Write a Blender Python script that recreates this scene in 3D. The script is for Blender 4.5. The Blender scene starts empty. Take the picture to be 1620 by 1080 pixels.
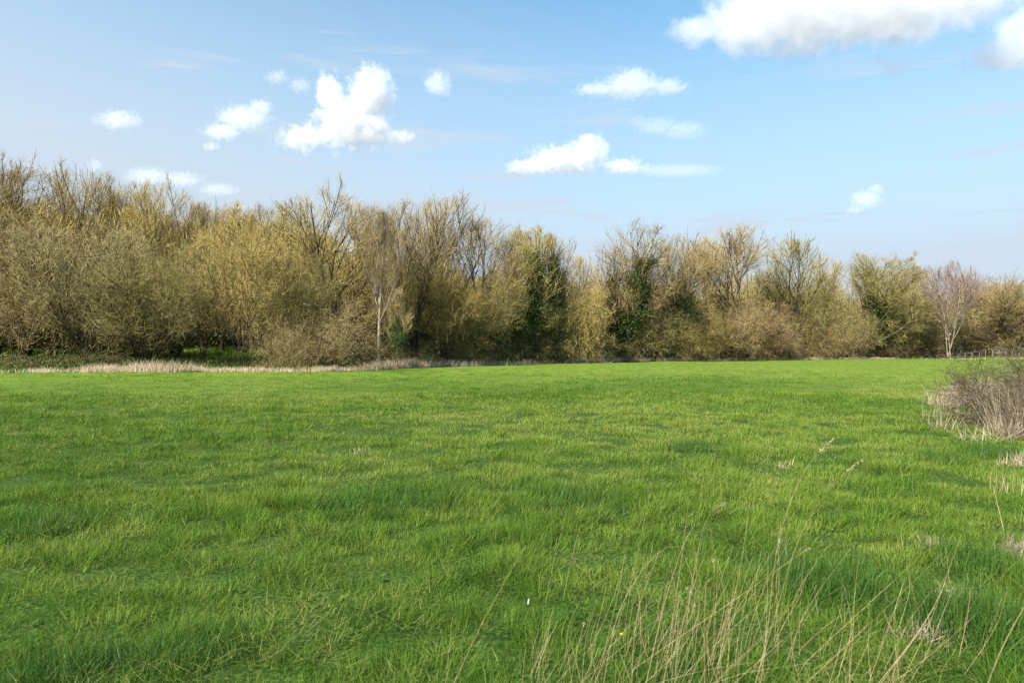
import bpy, math, random
import numpy as np
from mathutils import Vector
C = bpy.context.scene
PXF = 1080.0; CX, HY = 810.0, 550.0; EYE = 1.6
# ---------------------------------------------------------------- camera, sky, sun, exposure
cam = bpy.data.cameras.new('camera'); cam.lens = 24; cam.sensor_width = 36; cam.clip_end = 30000; cam.clip_start = .05
co = bpy.data.objects.new('camera', cam); C.collection.objects.link(co)
cam.dof.use_dof = True; cam.dof.focus_distance = 18; cam.dof.aperture_fstop = 4.0
co.location = (0, 0, EYE); co.rotation_euler = (math.pi/2, 0, 0); cam.shift_y = 10/1620; C.camera = co
SAZ = math.radians(-138); SEL = math.radians(38)      # azimuth from +Y, left is negative
w = bpy.data.worlds.new('World'); C.world = w; w.use_nodes = True
def build_world():
    nt = w.node_tree; N = nt.nodes; L = nt.links; N.clear()
    out = N.new('ShaderNodeOutputWorld'); bg = N.new('ShaderNodeBackground'); sk = N.new('ShaderNodeTexSky')
    sk.sky_type = 'NISHITA'; sk.sun_disc = False; sk.sun_elevation = SEL; sk.sun_rotation = SAZ
    sk.air_density = 1.0; sk.dust_density = 0.6; sk.ozone_density = 3.0
    bg.inputs['Strength'].default_value = 0.100
    tc = N.new('ShaderNodeTexCoord'); sep = N.new('ShaderNodeSeparateXYZ'); L.new(tc.outputs['Generated'], sep.inputs[0])
    # bright spring haze low in the sky
    mr = N.new('ShaderNodeMapRange'); mr.inputs[1].default_value = 0.12; mr.inputs[2].default_value = 0.50
    mr.inputs[3].default_value = 1.0; mr.inputs[4].default_value = 0.02; L.new(sep.outputs[2], mr.inputs[0])
    # more haze towards the sun side (left)
    mx = N.new('ShaderNodeMapRange'); mx.inputs[1].default_value = .15; mx.inputs[2].default_value = -.75
    mx.inputs[3].default_value = 0.0; mx.inputs[4].default_value = .40; L.new(sep.outputs[0], mx.inputs[0])
    ad = N.new('ShaderNodeMath'); ad.operation = 'ADD'; ad.use_clamp = True; L.new(mr.outputs[0], ad.inputs[0]); L.new(mx.outputs[0], ad.inputs[1])
    # thin high cloud streaks
    mp = N.new('ShaderNodeMapping'); mp.inputs['Scale'].default_value = (1.6, 1.6, 13); L.new(tc.outputs['Generated'], mp.inputs[0])
    nz = N.new('ShaderNodeTexNoise'); nz.inputs['Scale'].default_value = 2.2; nz.inputs['Detail'].default_value = 7; nz.inputs['Roughness'].default_value = .55
    nz.inputs['Distortion'].default_value = .4
    L.new(mp.outputs[0], nz.inputs['Vector'])
    m2 = N.new('ShaderNodeMapRange'); m2.inputs[1].default_value = .56; m2.inputs[2].default_value = .80; m2.inputs[3].default_value = 0; m2.inputs[4].default_value = .6
    L.new(nz.outputs[0], m2.inputs[0])
    ad2 = N.new('ShaderNodeMath'); ad2.operation = 'ADD'; ad2.use_clamp = True; L.new(ad.outputs[0], ad2.inputs[0]); L.new(m2.outputs[0], ad2.inputs[1])
    hz = N.new('ShaderNodeMapRange'); hz.data_type = 'FLOAT_VECTOR'
    mix = N.new('ShaderNodeMix'); mix.data_type = 'RGBA'
    gn = N.new('ShaderNodeVectorMath'); gn.operation = 'MULTIPLY'; L.new(sk.outputs[0], gn.inputs[0]); gn.inputs[1].default_value = (.84, 1.29, 1.24)
    L.new(ad2.outputs[0], mix.inputs[0]); L.new(gn.outputs[0], mix.inputs[6]); mix.inputs[7].default_value = (3.10, 3.72, 4.4, 1)
    N.remove(hz)
    L.new(mix.outputs[2], bg.inputs[0]); L.new(bg.outputs[0], out.inputs[0])
build_world()
sd = bpy.data.lights.new('sun', 'SUN'); sd.energy = 5.0; sd.angle = math.radians(.53); sd.color = (1, .94, .84)
so = bpy.data.objects.new('sun', sd); C.collection.objects.link(so)
S = Vector((math.sin(SAZ)*math.cos(SEL), math.cos(SAZ)*math.cos(SEL), math.sin(SEL)))
so.rotation_euler = S.to_track_quat('Z', 'Y').to_euler()
C.view_settings.view_transform = 'Standard'; C.view_settings.look = 'None'; C.view_settings.gamma = 1
C.view_settings.exposure = 1.02
C.cycles.use_denoising = True; C.cycles.denoiser = 'OPENIMAGEDENOISE'; C.cycles.denoising_input_passes = 'RGB_ALBEDO_NORMAL'; C.cycles.denoising_prefilter = 'NONE'; C.cycles.sample_clamp_indirect = 3.0; C.cycles.volume_bounces = 4; C.cycles.max_bounces = 12
C.cycles.diffuse_bounces = 3; C.cycles.transmission_bounces = 3; C.cycles.transparent_max_bounces = 6
C.cycles.volume_step_rate = 0.25; C.cycles.volume_max_steps = 200
C.render.filter_size = 1.2 if hasattr(C.render, 'filter_size') else 1.5
COL = C.collection
rng = np.random.default_rng(11)
random.seed(5)

# ---------------------------------------------------------------- helpers
def tag(o, label=None, cat=None, group=None, kind=None):
    if label: o['label'] = label
    if cat: o['category'] = cat
    if group: o['group'] = group
    if kind: o['kind'] = kind
    return o
def empty(name, loc, rz=0.0, sc=(1, 1, 1)):
    o = bpy.data.objects.new(name, None); COL.objects.link(o); o.location = loc; o.rotation_euler = (0, 0, rz); o.scale = sc
    o.empty_display_size = .2
    return o
def norm(v): return v/np.maximum(np.linalg.norm(v, axis=-1, keepdims=True), 1e-9)

class Geo:
    """collects numpy pieces into one mesh"""
    def __init__(s): s.V = []; s.F = {3: [], 4: []}; s.M = {3: [], 4: []}; s.A = []; s.n = 0
    def add(s, V, F, mi=0, a=None):
        V = np.asarray(V, float).reshape(-1, 3); F = np.asarray(F, np.int64)
        s.V.append(V); s.A.append(np.zeros(len(V)) if a is None else np.broadcast_to(a, (len(V),)))
        k = F.shape[1]; s.F[k].append(F + s.n); s.M[k].append(np.full(len(F), mi)); s.n += len(V)
    def arrays(s):
        V = np.concatenate(s.V); A = np.concatenate(s.A)
        F3 = np.concatenate(s.F[3]) if s.F[3] else np.zeros((0, 3), int)
        F4 = np.concatenate(s.F[4]) if s.F[4] else np.zeros((0, 4), int)
        M3 = np.concatenate(s.M[3]) if s.M[3] else np.zeros(0, int)
        M4 = np.concatenate(s.M[4]) if s.M[4] else np.zeros(0, int)
        return V, A, F3, F4, M3, M4
    def mesh(s, name, mats, smooth=False, attr=False):
        V, A, F3, F4, M3, M4 = s.arrays()
        me = bpy.data.meshes.new(name)
        me.vertices.add(len(V)); me.vertices.foreach_set('co', V.astype(np.float32).ravel())
        nl = len(F3)*3 + len(F4)*4; me.loops.add(nl)
        me.loops.foreach_set('vertex_index', np.concatenate([F3.ravel(), F4.ravel()]).astype(np.int32))
        me.polygons.add(len(F3) + len(F4))
        ls = np.concatenate([np.arange(len(F3))*3, len(F3)*3 + np.arange(len(F4))*4]).astype(np.int32)
        me.polygons.foreach_set('loop_start', ls)
        me.polygons.foreach_set('material_index', np.concatenate([M3, M4]).astype(np.int32))
        if smooth: me.polygons.foreach_set('use_smooth', np.ones(len(F3) + len(F4), bool))
        me.update(calc_edges=True)
        if attr:
            at = me.attributes.new('tint', 'FLOAT', 'POINT'); at.data.foreach_set('value', A.astype(np.float32))
        for m in mats: me.materials.append(m)
        return me
    def obj(s, name, mats, parent=None, smooth=False, attr=False):
        o = bpy.data.objects.new(name, s.mesh(name, mats, smooth, attr)); COL.objects.link(o)
        if parent: o.parent = parent
        return o

def mat(name, cols, scale=3.0, rough=.85, trans=0.0, objvar=.25, attr=None, spec=.2, coord='Object', dist=0.0, bump=0.0, detail=4):
    """cols: list of colours a noise runs through; attr: list of colours a per-blade attribute runs through"""
    m = bpy.data.materials.new(name); m.use_nodes = True; N = m.node_tree.nodes; L = m.node_tree.links
    b = N['Principled BSDF']; b.inputs['Roughness'].default_value = rough; b.inputs['Specular IOR Level'].default_value = spec
    tc = N.new('ShaderNodeTexCoord'); nz = N.new('ShaderNodeTexNoise'); nz.inputs['Scale'].default_value = scale; nz.inputs['Detail'].default_value = detail
    nz.inputs['Distortion'].default_value = dist
    if coord == 'World':
        g = N.new('ShaderNodeNewGeometry'); L.new(g.outputs['Position'], nz.inputs['Vector'])
    else: L.new(tc.outputs[coord], nz.inputs['Vector'])
    def ramp(src, cols, lo=.3, hi=.7):
        r = N.new('ShaderNodeValToRGB'); L.new(src, r.inputs[0]); e = r.color_ramp.elements
        while len(e) < len(cols): e.new(.5)
        for i, c in enumerate(cols):
            e[i].position = lo + (hi-lo)*i/max(1, len(cols)-1); e[i].color = (*c, 1)
        return r.outputs[0]
    c = ramp(nz.outputs[0], cols)
    if attr:
        at = N.new('ShaderNodeAttribute'); at.attribute_name = 'tint'
        c2 = ramp(at.outputs['Fac'], attr, 0, 1)
        mx = N.new('ShaderNodeMix'); mx.data_type = 'RGBA'; mx.inputs[0].default_value = .6; L.new(c, mx.inputs[6]); L.new(c2, mx.inputs[7]); c = mx.outputs[2]
    if objvar:
        oi = N.new('ShaderNodeObjectInfo'); mr = N.new('ShaderNodeMapRange'); mr.inputs[3].default_value = 1-objvar; mr.inputs[4].default_value = 1+objvar
        L.new(oi.outputs['Random'], mr.inputs[0])
        hs = N.new('ShaderNodeHueSaturation'); L.new(c, hs.inputs['Color']); L.new(mr.outputs[0], hs.inputs['Value']); c = hs.outputs[0]
    L.new(c, b.inputs['Base Color'])
    if bump:
        bp = N.new('ShaderNodeBump'); bp.inputs['Strength'].default_value = bump; L.new(nz.outputs[0], bp.inputs['Height']); L.new(bp.outputs[0], b.inputs['Normal'])
    if trans:
        t = N.new('ShaderNodeBsdfTranslucent'); L.new(c, t.inputs['Color']); ms = N.new('ShaderNodeMixShader'); ms.inputs[0].default_value = trans
        L.new(b.outputs[0], ms.inputs[1]); L.new(t.outputs[0], ms.inputs[2]); L.new(ms.outputs[0], N['Material Output'].inputs[0])
    return m

# value noise in numpy
_tab = rng.random((256, 256))
def vnoise(x, y, s, seed=0):
    x = np.asarray(x)/s + seed*17.3; y = np.asarray(y)/s + seed*9.1
    xi = np.floor(x).astype(int); yi = np.floor(y).astype(int); fx = x-xi; fy = y-yi
    fx = fx*fx*(3-2*fx); fy = fy*fy*(3-2*fy)
    T = lambda a, b: _tab[a % 256, b % 256]
    return (T(xi, yi)*(1-fx)+T(xi+1, yi)*fx)*(1-fy) + (T(xi, yi+1)*(1-fx)+T(xi+1, yi+1)*fx)*fy
def fnoise(x, y, s, seed=0, o=3):
    return sum(vnoise(x, y, s/2**i, seed+i*3)*.5**i for i in range(o))/sum(.5**i for i in range(o))

# ---------------------------------------------------------------- terrain
BPX = [-900, -300, 0, 330, 500, 600, 700, 810, 900, 1000, 1200, 1400, 1600, 2400]
BY = [34, 40, 43, 44.5, 46, 50, 57, 62.5, 69, 76, 87, 96, 100, 100]
def edge_y(px): return np.interp(px, BPX, BY)
def to_px(x, y): return CX + np.asarray(x)/np.maximum(np.asarray(y), .5)*PXF
def height(x, y):
    x = np.asarray(x, float); y = np.asarray(y, float)
    px = to_px(x, y); e = edge_y(px); d = y - e
    near = np.clip(1 - y/60, 0, 1)
    h = (fnoise(x, y, .9, 1)-.5)*.10*np.clip(1.4-y/40, .25, 1) + (fnoise(x, y, 7, 4)-.5)*.28*np.clip(y/12, 0, 1) + (fnoise(x, y, 24, 5)-.5)*.2*np.clip(y/20, 0, 1)
    h = h*np.clip(1-d/4, .35, 1)
    left = np.clip((760-px)/300, 0, 1)
    rise = np.clip((d-3)/22, 0, 1.6)
    h += left*(rise*1.9 - .25*np.exp(-((d-2)/1.5)**2))*(d > 0)
    right = np.clip((px-900)/300, 0, 1)
    dip = np.clip(d/8, 0, 1)*np.interp(px, [900, 1350, 1480, 1560, 1700], [0.2, .75, .55, -.05, -.2])
    h -= right*dip*(d > 0)
    h += np.clip((y-130)/400, 0, 1)*3
    return h
def z_at(x, y): return float(height(np.array([x]), np.array([y]))[0])

def build_ground():
    u = np.linspace(-1, 1, 560); xs = np.sinh(u*6.2)/np.sinh(6.2)*1800
    v = np.linspace(0, 1, 620); ys = -14 + (np.sinh(v*5.6)/np.sinh(5.6))*2600
    X, Y = np.meshgrid(xs, ys, indexing='ij'); Z = height(X, Y)
    V = np.stack([X, Y, Z], -1).reshape(-1, 3); n, m = X.shape
    i = np.arange(n-1)[:, None]*m + np.arange(m-1)[None, :]; i = i.ravel()
    g = Geo(); g.add(V, np.stack([i, i+m, i+m+1, i+1], 1), 0, np.clip((Y-edge_y(to_px(X, Y)))/1.2+.3, 0, 1).ravel()*(Y.ravel() > 3))
    m_ = bpy.data.materials.new('field_ground'); m_.use_nodes = True; N = m_.node_tree.nodes; L = m_.node_tree.links
    b = N['Principled BSDF']; b.inputs['Roughness'].default_value = .95; b.inputs['Specular IOR Level'].default_value = .1
    gm = N.new('ShaderNodeNewGeometry')
    def nz(s, d=4, st=None):
        q = N.new('ShaderNodeTexNoise'); q.inputs['Scale'].default_value = s; q.inputs['Detail'].default_value = d
        L.new(gm.outputs['Position'], q.inputs['Vector']); return q.outputs[0]
    def rp(src, st):
        r = N.new('ShaderNodeValToRGB'); L.new(src, r.inputs[0]); e = r.color_ramp.elements
        while len(e) < len(st): e.new(.5)
        for k, (p, c) in enumerate(st): e[k].position = p; e[k].color = (*c, 1)
        return r.outputs[0]
    grass = rp(nz(1.1, 8), [(.3, (.014, .035, .005)), (.5, (.030, .065, .008)), (.7, (.055, .085, .014))])
    wood = rp(nz(.35, 6), [(.34, (.035, .05, .012)), (.47, (.06, .11, .016)), (.60, (.10, .20, .02)), (.72, (.10, .075, .04))])
    fine = rp(nz(34, 5), [(.36, (.008, .014, .004)), (.47, (.025, .06, .008)), (.56, (.06, .11, .014)), (.68, (.16, .15, .05))])
    mf = N.new('ShaderNodeMix'); mf.data_type = 'RGBA'; mf.inputs[0].default_value = .62; L.new(grass, mf.inputs[6]); L.new(fine, mf.inputs[7]); grass = mf.outputs[2]
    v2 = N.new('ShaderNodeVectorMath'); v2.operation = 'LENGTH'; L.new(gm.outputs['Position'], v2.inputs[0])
    f2 = N.new('ShaderNodeMapRange'); f2.inputs[1].default_value = 16; f2.inputs[2].default_value = 45; f2.inputs[4].default_value = .85; L.new(v2.outputs['Value'], f2.inputs[0])  # turf colour lifted with distance, painting the far field as sunlit
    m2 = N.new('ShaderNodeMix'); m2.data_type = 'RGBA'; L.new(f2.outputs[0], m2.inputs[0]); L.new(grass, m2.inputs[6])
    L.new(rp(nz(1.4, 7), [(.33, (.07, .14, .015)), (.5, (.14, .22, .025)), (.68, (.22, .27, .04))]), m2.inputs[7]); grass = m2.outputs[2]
    at = N.new('ShaderNodeAttribute'); at.attribute_name = 'tint'
    mx = N.new('ShaderNodeMix'); mx.data_type = 'RGBA'; L.new(at.outputs['Fac'], mx.inputs[0]); L.new(grass, mx.inputs[6]); L.new(wood, mx.inputs[7])
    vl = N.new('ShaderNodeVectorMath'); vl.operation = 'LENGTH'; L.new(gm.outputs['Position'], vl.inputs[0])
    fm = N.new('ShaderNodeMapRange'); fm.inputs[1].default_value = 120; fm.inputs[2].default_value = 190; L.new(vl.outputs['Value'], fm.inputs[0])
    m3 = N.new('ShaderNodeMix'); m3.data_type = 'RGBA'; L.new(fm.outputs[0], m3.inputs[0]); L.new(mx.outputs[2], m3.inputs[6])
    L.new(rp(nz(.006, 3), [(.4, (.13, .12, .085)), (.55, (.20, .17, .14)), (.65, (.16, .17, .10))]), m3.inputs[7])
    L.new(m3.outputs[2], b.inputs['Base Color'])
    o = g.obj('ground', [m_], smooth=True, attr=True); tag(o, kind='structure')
build_ground()

# ---------------------------------------------------------------- grass
def blades(x, y, z, L, wd, az, lean, curve, face, segs, tint, g, mi=0):
    """vectorised blades; lean = tilt from vertical, bending further by curve towards the tip"""
    n = len(x); base = np.stack([x, y, z], 1)
    d = np.stack([np.cos(az), np.sin(az), np.zeros(n)], 1)
    s = np.stack([np.cos(face), np.sin(face), np.zeros(n)], 1)
    P = [base]; ang = lean.copy(); p = base
    for i in range(segs):
        p = p + (d*np.sin(ang)[:, None] + np.array([0, 0, 1])*np.cos(ang)[:, None])*(L/segs)[:, None]
        P.append(p); ang = ang + curve/segs
    V = []; prof = {1: [1], 2: [.9, .75], 3: [.8, 1, .65]}[segs]
    for i in range(segs):
        V += [P[i]-s*(wd*prof[i]/2)[:, None], P[i]+s*(wd*prof[i]/2)[:, None]]
    V.append(P[segs]); k = len(V); V = np.stack(V, 1)
    o = (np.arange(n)*k)[:, None]
    A = np.repeat(tint, k)
    g.add(V.reshape(-1, 3), np.concatenate([o+2*segs-2, o+2*segs-1, o+2*segs], 1), mi, A)
    off = g.n - n*k
    for i in range(segs-1):
        F = np.concatenate([o+2*i, o+2*i+1, o+2*i+3, o+2*i+2], 1) + off
        g.F[4].append(F); g.M[4].append(np.full(n, mi))
GR = [(.085, .165, .017), (.145, .23, .027), (.225, .29, .042)]
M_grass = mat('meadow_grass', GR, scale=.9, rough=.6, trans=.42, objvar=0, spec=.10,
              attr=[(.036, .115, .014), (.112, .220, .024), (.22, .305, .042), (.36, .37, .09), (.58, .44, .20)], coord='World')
M_straw = mat('dry_straw', [(.30, .21, .11), (.46, .35, .20), (.58, .46, .29)], scale=2.0, rough=.7, trans=.15, objvar=.12, coord='World',
              attr=[(.26, .16, .09), (.45, .33, .19), (.60, .50, .33)])
def sample_field(n, y0, y1, pw, seed, marg=1.22):
    r = np.random.default_rng(seed)
    # pdf(y) ~ y * y^-pw
    u = r.random(n)
    a = 2-pw
    y = (y0**a + u*(y1**a-y0**a))**(1/a) if abs(a) > 1e-3 else y0*(y1/y0)**u
    x = (r.random(n)*2-1)*(y*.75*1.12+3.4)
    return r, x, y
def tuss(x, y):
    """tussock pattern: 0 thin and short .. 1 tall and lush"""
    a = vnoise(x+.4*vnoise(x, y, .5, 3), y, .27, 21); b = fnoise(x, y, .8, 25, 2); c = fnoise(x, y, 5, 28, 3)
    return np.clip((a*.44 + b*.28 + c*.28 - .32)/.42, 0, 1)
def build_grass():
    g = Geo()
    for (n, y0, y1, pw, segs, seed) in ((340000, 1.9, 7.5, .9, 3, 1), (530000, 7.0, 24, 1.75, 2, 2), (390000, 22, 104, 1.7, 1, 3)):
        r, x, y = sample_field(n, y0, y1, pw, seed)
        px = to_px(x, y); k = y < edge_y(px) + .2 + 2.6*(fnoise(x, y*0, 2.2, 55, 3)-.5); x, y, px = x[k], y[k], px[k]; n = len(x)
        t = tuss(x, y); q = fnoise(x, y, 1.1, 41, 2); q2 = fnoise(x, y, 5.5, 47, 3)
        far = np.clip((y-20)/40, 0, 1)
        Ln = (.055 + .135*t**1.4)*(.4+1.0*r.random(n))*(1-.55*far)
        wd = np.maximum(.0034, y/683*.50)*(.7+.6*r.random(n))
        cs = .22 if y0 < 6 else .38 if y0 < 20 else .9; e_ = cs*.12
        cl = vnoise(x, y, cs, 61); gx = vnoise(x+e_, y, cs, 61)-cl; gy = vnoise(x, y+e_, cs, 61)-cl
        az = np.arctan2(-gy+.02*r.normal(0, 1, n), -gx+.02+.02*r.normal(0, 1, n)) + r.normal(0, .8, n)
        Ln = Ln*(.45+1.05*cl); thin = r.random(n) < .9*np.clip((.42-cl)*5, 0, 1); Ln = np.where(thin, Ln*.45, Ln*.88); keep = r.random(n) > -1
        lean = np.clip(.25 + .65*t*r.random(n) + r.normal(0, .36, n), 0, 1.5)
        cur = .35 + .9*r.random(n)*t
        face = r.random(n)*math.pi if y0 < 20 else r.normal(0, .35, n)
        # colour value: dark lush in tall clumps, yellow in thin patches, few straw blades
        tint = .62 - .48*t + .8*(q2-.5) + r.normal(0, .17, n) + .45*(q-.5)
        sun_band = np.clip((x*.7+y*.7-22+5*(q2-.5)*4)/9, 0, 1); tint += .38*sun_band*sun_band*(3-2*sun_band) - .08  # far band tinted brighter as if sunlit, near side darker as under cloud
        dry = r.random(n) < (.035 + .9*np.clip(.3-t, 0, 1)*np.clip((q-.48)*6, 0, 1))*(1-.6*far)
        tint = np.where(dry, .80+.2*r.random(n), np.clip(tint, 0, .76)); lean = np.where(dry & (r.random(n) < .6), 1.0+.5*r.random(n), lean)
        tint = np.where(dry, tint, np.clip(tint + .22*(cl-.5) - .12*thin, 0, .74))
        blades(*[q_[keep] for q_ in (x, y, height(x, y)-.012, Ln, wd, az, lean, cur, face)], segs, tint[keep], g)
    r = np.random.default_rng(6)                  # broad weed leaves and flat dead litter among the blades
    n = 1500; y = r.uniform(3.5, 14, 260); x = (r.random(260)*2-1)*y*.9; i = r.integers(0, 260, n)
    xx = x[i]+r.normal(0, .07, n); yy = y[i]+r.normal(0, .07, n); L_ = r.uniform(.03, .065, n)
    blades(xx, yy, height(xx, yy)+.01, L_, L_*.3, np.arctan2(yy-y[i], xx-x[i]), r.uniform(.7, 1.3, n), r.uniform(0, .8, n), np.arctan2(yy-y[i], xx-x[i])+1.57, 3, r.uniform(.1, .5, n), g)
    n = 42000; y = 2.3+r.random(n)**1.5*20; x = (r.random(n)*2-1)*y*.9; k = (fnoise(x, y, .6, 71, 2) + .5*fnoise(x, y, 4, 75, 2)) > .80; x, y = x[k], y[k]; n = len(x)
    blades(x, y, height(x, y)+.02+.05*r.random(n), r.uniform(.06, .2, n), np.maximum(.003, y/683*.4), r.random(n)*6.28, r.uniform(1.0, 1.6, n), r.normal(0, .5, n), r.random(n)*3.14, 2, r.uniform(.8, 1, n), g)
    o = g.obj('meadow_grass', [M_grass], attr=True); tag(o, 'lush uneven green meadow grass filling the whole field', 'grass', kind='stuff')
build_grass()

def build_fringe():
    g = Geo(); r = np.random.default_rng(9); n = 80000
    px = r.uniform(-250, 1900, n)
    e = edge_y(px); dens = np.interp(px, [-250, 0, 110, 150, 330, 420, 560, 600, 700, 780, 900, 940, 1010, 1100, 1330, 1400, 1560, 1900],
                                    [.3, .25, .35, .6, .5, .4, .6, .9, .8, .6, .6, .85, .7, .6, .5, .5, .6, .4])
    k = r.random(n) < dens*(fnoise(px/40, px*0, 1.0, 3)*1.5); px, e, dens = px[k], e[k], dens[k]; n = len(px)
    y = e + np.abs(r.normal(0, 1.0, n))*1.2 - .3; x = (px-CX)/PXF*y; y = y + 2.6*(fnoise(x, y*0, 2.2, 55, 3)-.5); kk = r.random(n) < .25+1.2*np.clip(fnoise(x, y, 1.5, 58, 2)*2-.6, 0, 1); x, y, px = x[kk], y[kk], px[kk]; n = len(x)
    hh = 1.0*np.interp(px, [-250, 0, 120, 170, 250, 330, 400, 560, 590, 680, 740, 900, 960, 1050, 1350, 1560, 1900],
                   [.4, .35, .45, .8, .9, .55, .45, .45, .75, .85, .6, .55, .8, .55, .4, .18, .3])*(.55+.7*fnoise(x, y, 1.2, 8))
    Ln = hh*(.5+.8*r.random(n))
    wd = y/683*.38*(.6+.8*r.random(n))
    blades(x, y, height(x, y)-.03, Ln, wd, r.choice([0., math.pi], n)+r.normal(0, .5, n), np.abs(r.normal(.15, .3, n)), r.random(n)*.8, r.normal(0, .4, n), 2, r.random(n), g)
    o = g.obj('dry_grass_fringe', [mat('dead_grass', [(.28, .21, .12), (.44, .34, .22), (.58, .48, .34)], scale=.7, trans=.15, objvar=0, coord='World', attr=[(.22, .14, .08), (.48, .37, .25), (.64, .53, .40)])], attr=True)
    tag(o, 'strip of dead pinkish straw grass along the far field edge below the trees', 'dry grass', kind='stuff')
build_fringe()

# ---------------------------------------------------------------- tree generator
def grow(P, D, L, R, n, wig, up, r, tip=.3):
    N = len(P); pts = np.zeros((N, n+1, 3)); pts[:, 0] = P; d = norm(D); cur = P.copy()
    for i in range(n):
        d = norm(d + wig*r.normal(0, 1, (N, 3)) + np.array([0, 0, up])); cur = cur + d*(L/n)[:, None]; pts[:, i+1] = cur
    rad = R[:, None]*(1-(1-tip)*np.linspace(0, 1, n+1)[None, :])
    return pts, rad
def kids(pts, rad, L, k, t0, t1, ang, angv, ratio, shape, r, rr=.62):
    N, m, _ = pts.shape; idx = np.repeat(np.arange(N), k); j = np.tile(np.arange(k), N)
    t = t0 + (t1-t0)*((j + r.random(N*k))/k); f = t*(m-1); i0 = np.minimum(f.astype(int), m-2); u = (f-i0)[:, None]
    P = pts[idx, i0]*(1-u) + pts[idx, i0+1]*u; T = norm(pts[idx, i0+1]-pts[idx, i0])
    rv = norm(np.cross(T, norm(r.normal(0, 1, T.shape)))); a = np.clip(r.normal(ang, angv, len(idx)), .1, 1.6)[:, None]
    D = T*np.cos(a) + rv*np.sin(a)
    Ln = L[idx]*ratio*(1-shape*t)*r.uniform(.65, 1.25, len(idx)); R = (rad[idx, i0])*rr
    return P, D, Ln, R
def exit_len(P, D, env):
    cz, rx, rz = env; q = np.array([1/rx, 1/rx, 1/rz]); p = (P-np.array([0, 0, cz]))*q; d = norm(D)*q
    a = (d*d).sum(1); b = (p*d).sum(1); c = (p*p).sum(1)-1; disc = np.maximum(b*b-a*c, 0)
    az = np.arctan2(d[:, 1], d[:, 0]); lob = .60 + .66*vnoise(az*1.1+cz*7, P[:, 2]*.55+d[:, 2]*4, .8, 5)
    return np.where(c < 0, (-b+np.sqrt(disc))/a*lob, .25)
def tubes(g, pts, rad, m, mi=0):
    N, n, _ = pts.shape; T = np.zeros_like(pts); T[:, :-1] = pts[:, 1:]-pts[:, :-1]; T[:, -1] = T[:, -2]; T = norm(T)
    ref = norm(np.cross(T[:, 0], norm(np.random.default_rng(1).normal(0, 1, (N, 3)))))[:, None, :]
    A = norm(ref - T*np.sum(ref*T, -1, keepdims=True)); B = np.cross(T, A)
    th = np.arange(m)/m*2*math.pi
    V = pts[:, :, None, :] + rad[:, :, None, None]*(A[:, :, None, :]*np.cos(th)[None, None, :, None] + B[:, :, None, :]*np.sin(th)[None, None, :, None])
    b = (np.arange(N)[:, None, None]*n + np.arange(n-1)[None, :, None])*m; j = np.arange(m)[None, None, :]; j2 = (j+1) % m
    F = np.stack([b+j, b+j2, b+m+j2, b+m+j], -1).reshape(-1, 4); g.add(V.reshape(-1, 3), F, mi)
def ribbons(g, pts, wd, mi, r, tip=.35):
    N, n, _ = pts.shape; T = norm(pts[:, -1]-pts[:, 0]); s = norm(np.cross(T, r.normal(0, 1, (N, 3))))
    wt = wd[:, None]*(1-(1-tip)*np.linspace(0, 1, n)[None, :])*.5
    a = pts - s[:, None, :]*wt[..., None]; b = pts + s[:, None, :]*wt[..., None]
    V = np.stack([a, b], 2).reshape(-1, 3); o = (np.arange(N)[:, None]*n + np.arange(n-1)[None, :])*2; o = o.ravel()
    g.add(V, np.stack([o, o+1, o+3, o+2], 1), mi, np.repeat(r.random(N), n*2))
def leaves(g, P, size, r, mi=0, flat=0.0, asp=.7):
    n = len(P); a = norm(r.normal(0, 1, (n, 3))); b = norm(np.cross(a, norm(r.normal(0, 1, (n, 3)) + np.array([0, 0, flat*2]))))
    s = (size*(.6+.8*r.random(n)))[:, None]
    V = np.stack([P-a*s*.5, P+b*s*.5*asp, P+a*s*.5, P-b*s*.5*asp], 1)
    g.add(V.reshape(-1, 3), np.arange(n*4).reshape(n, 4), mi, np.repeat(r.random(n), 4))

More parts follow.
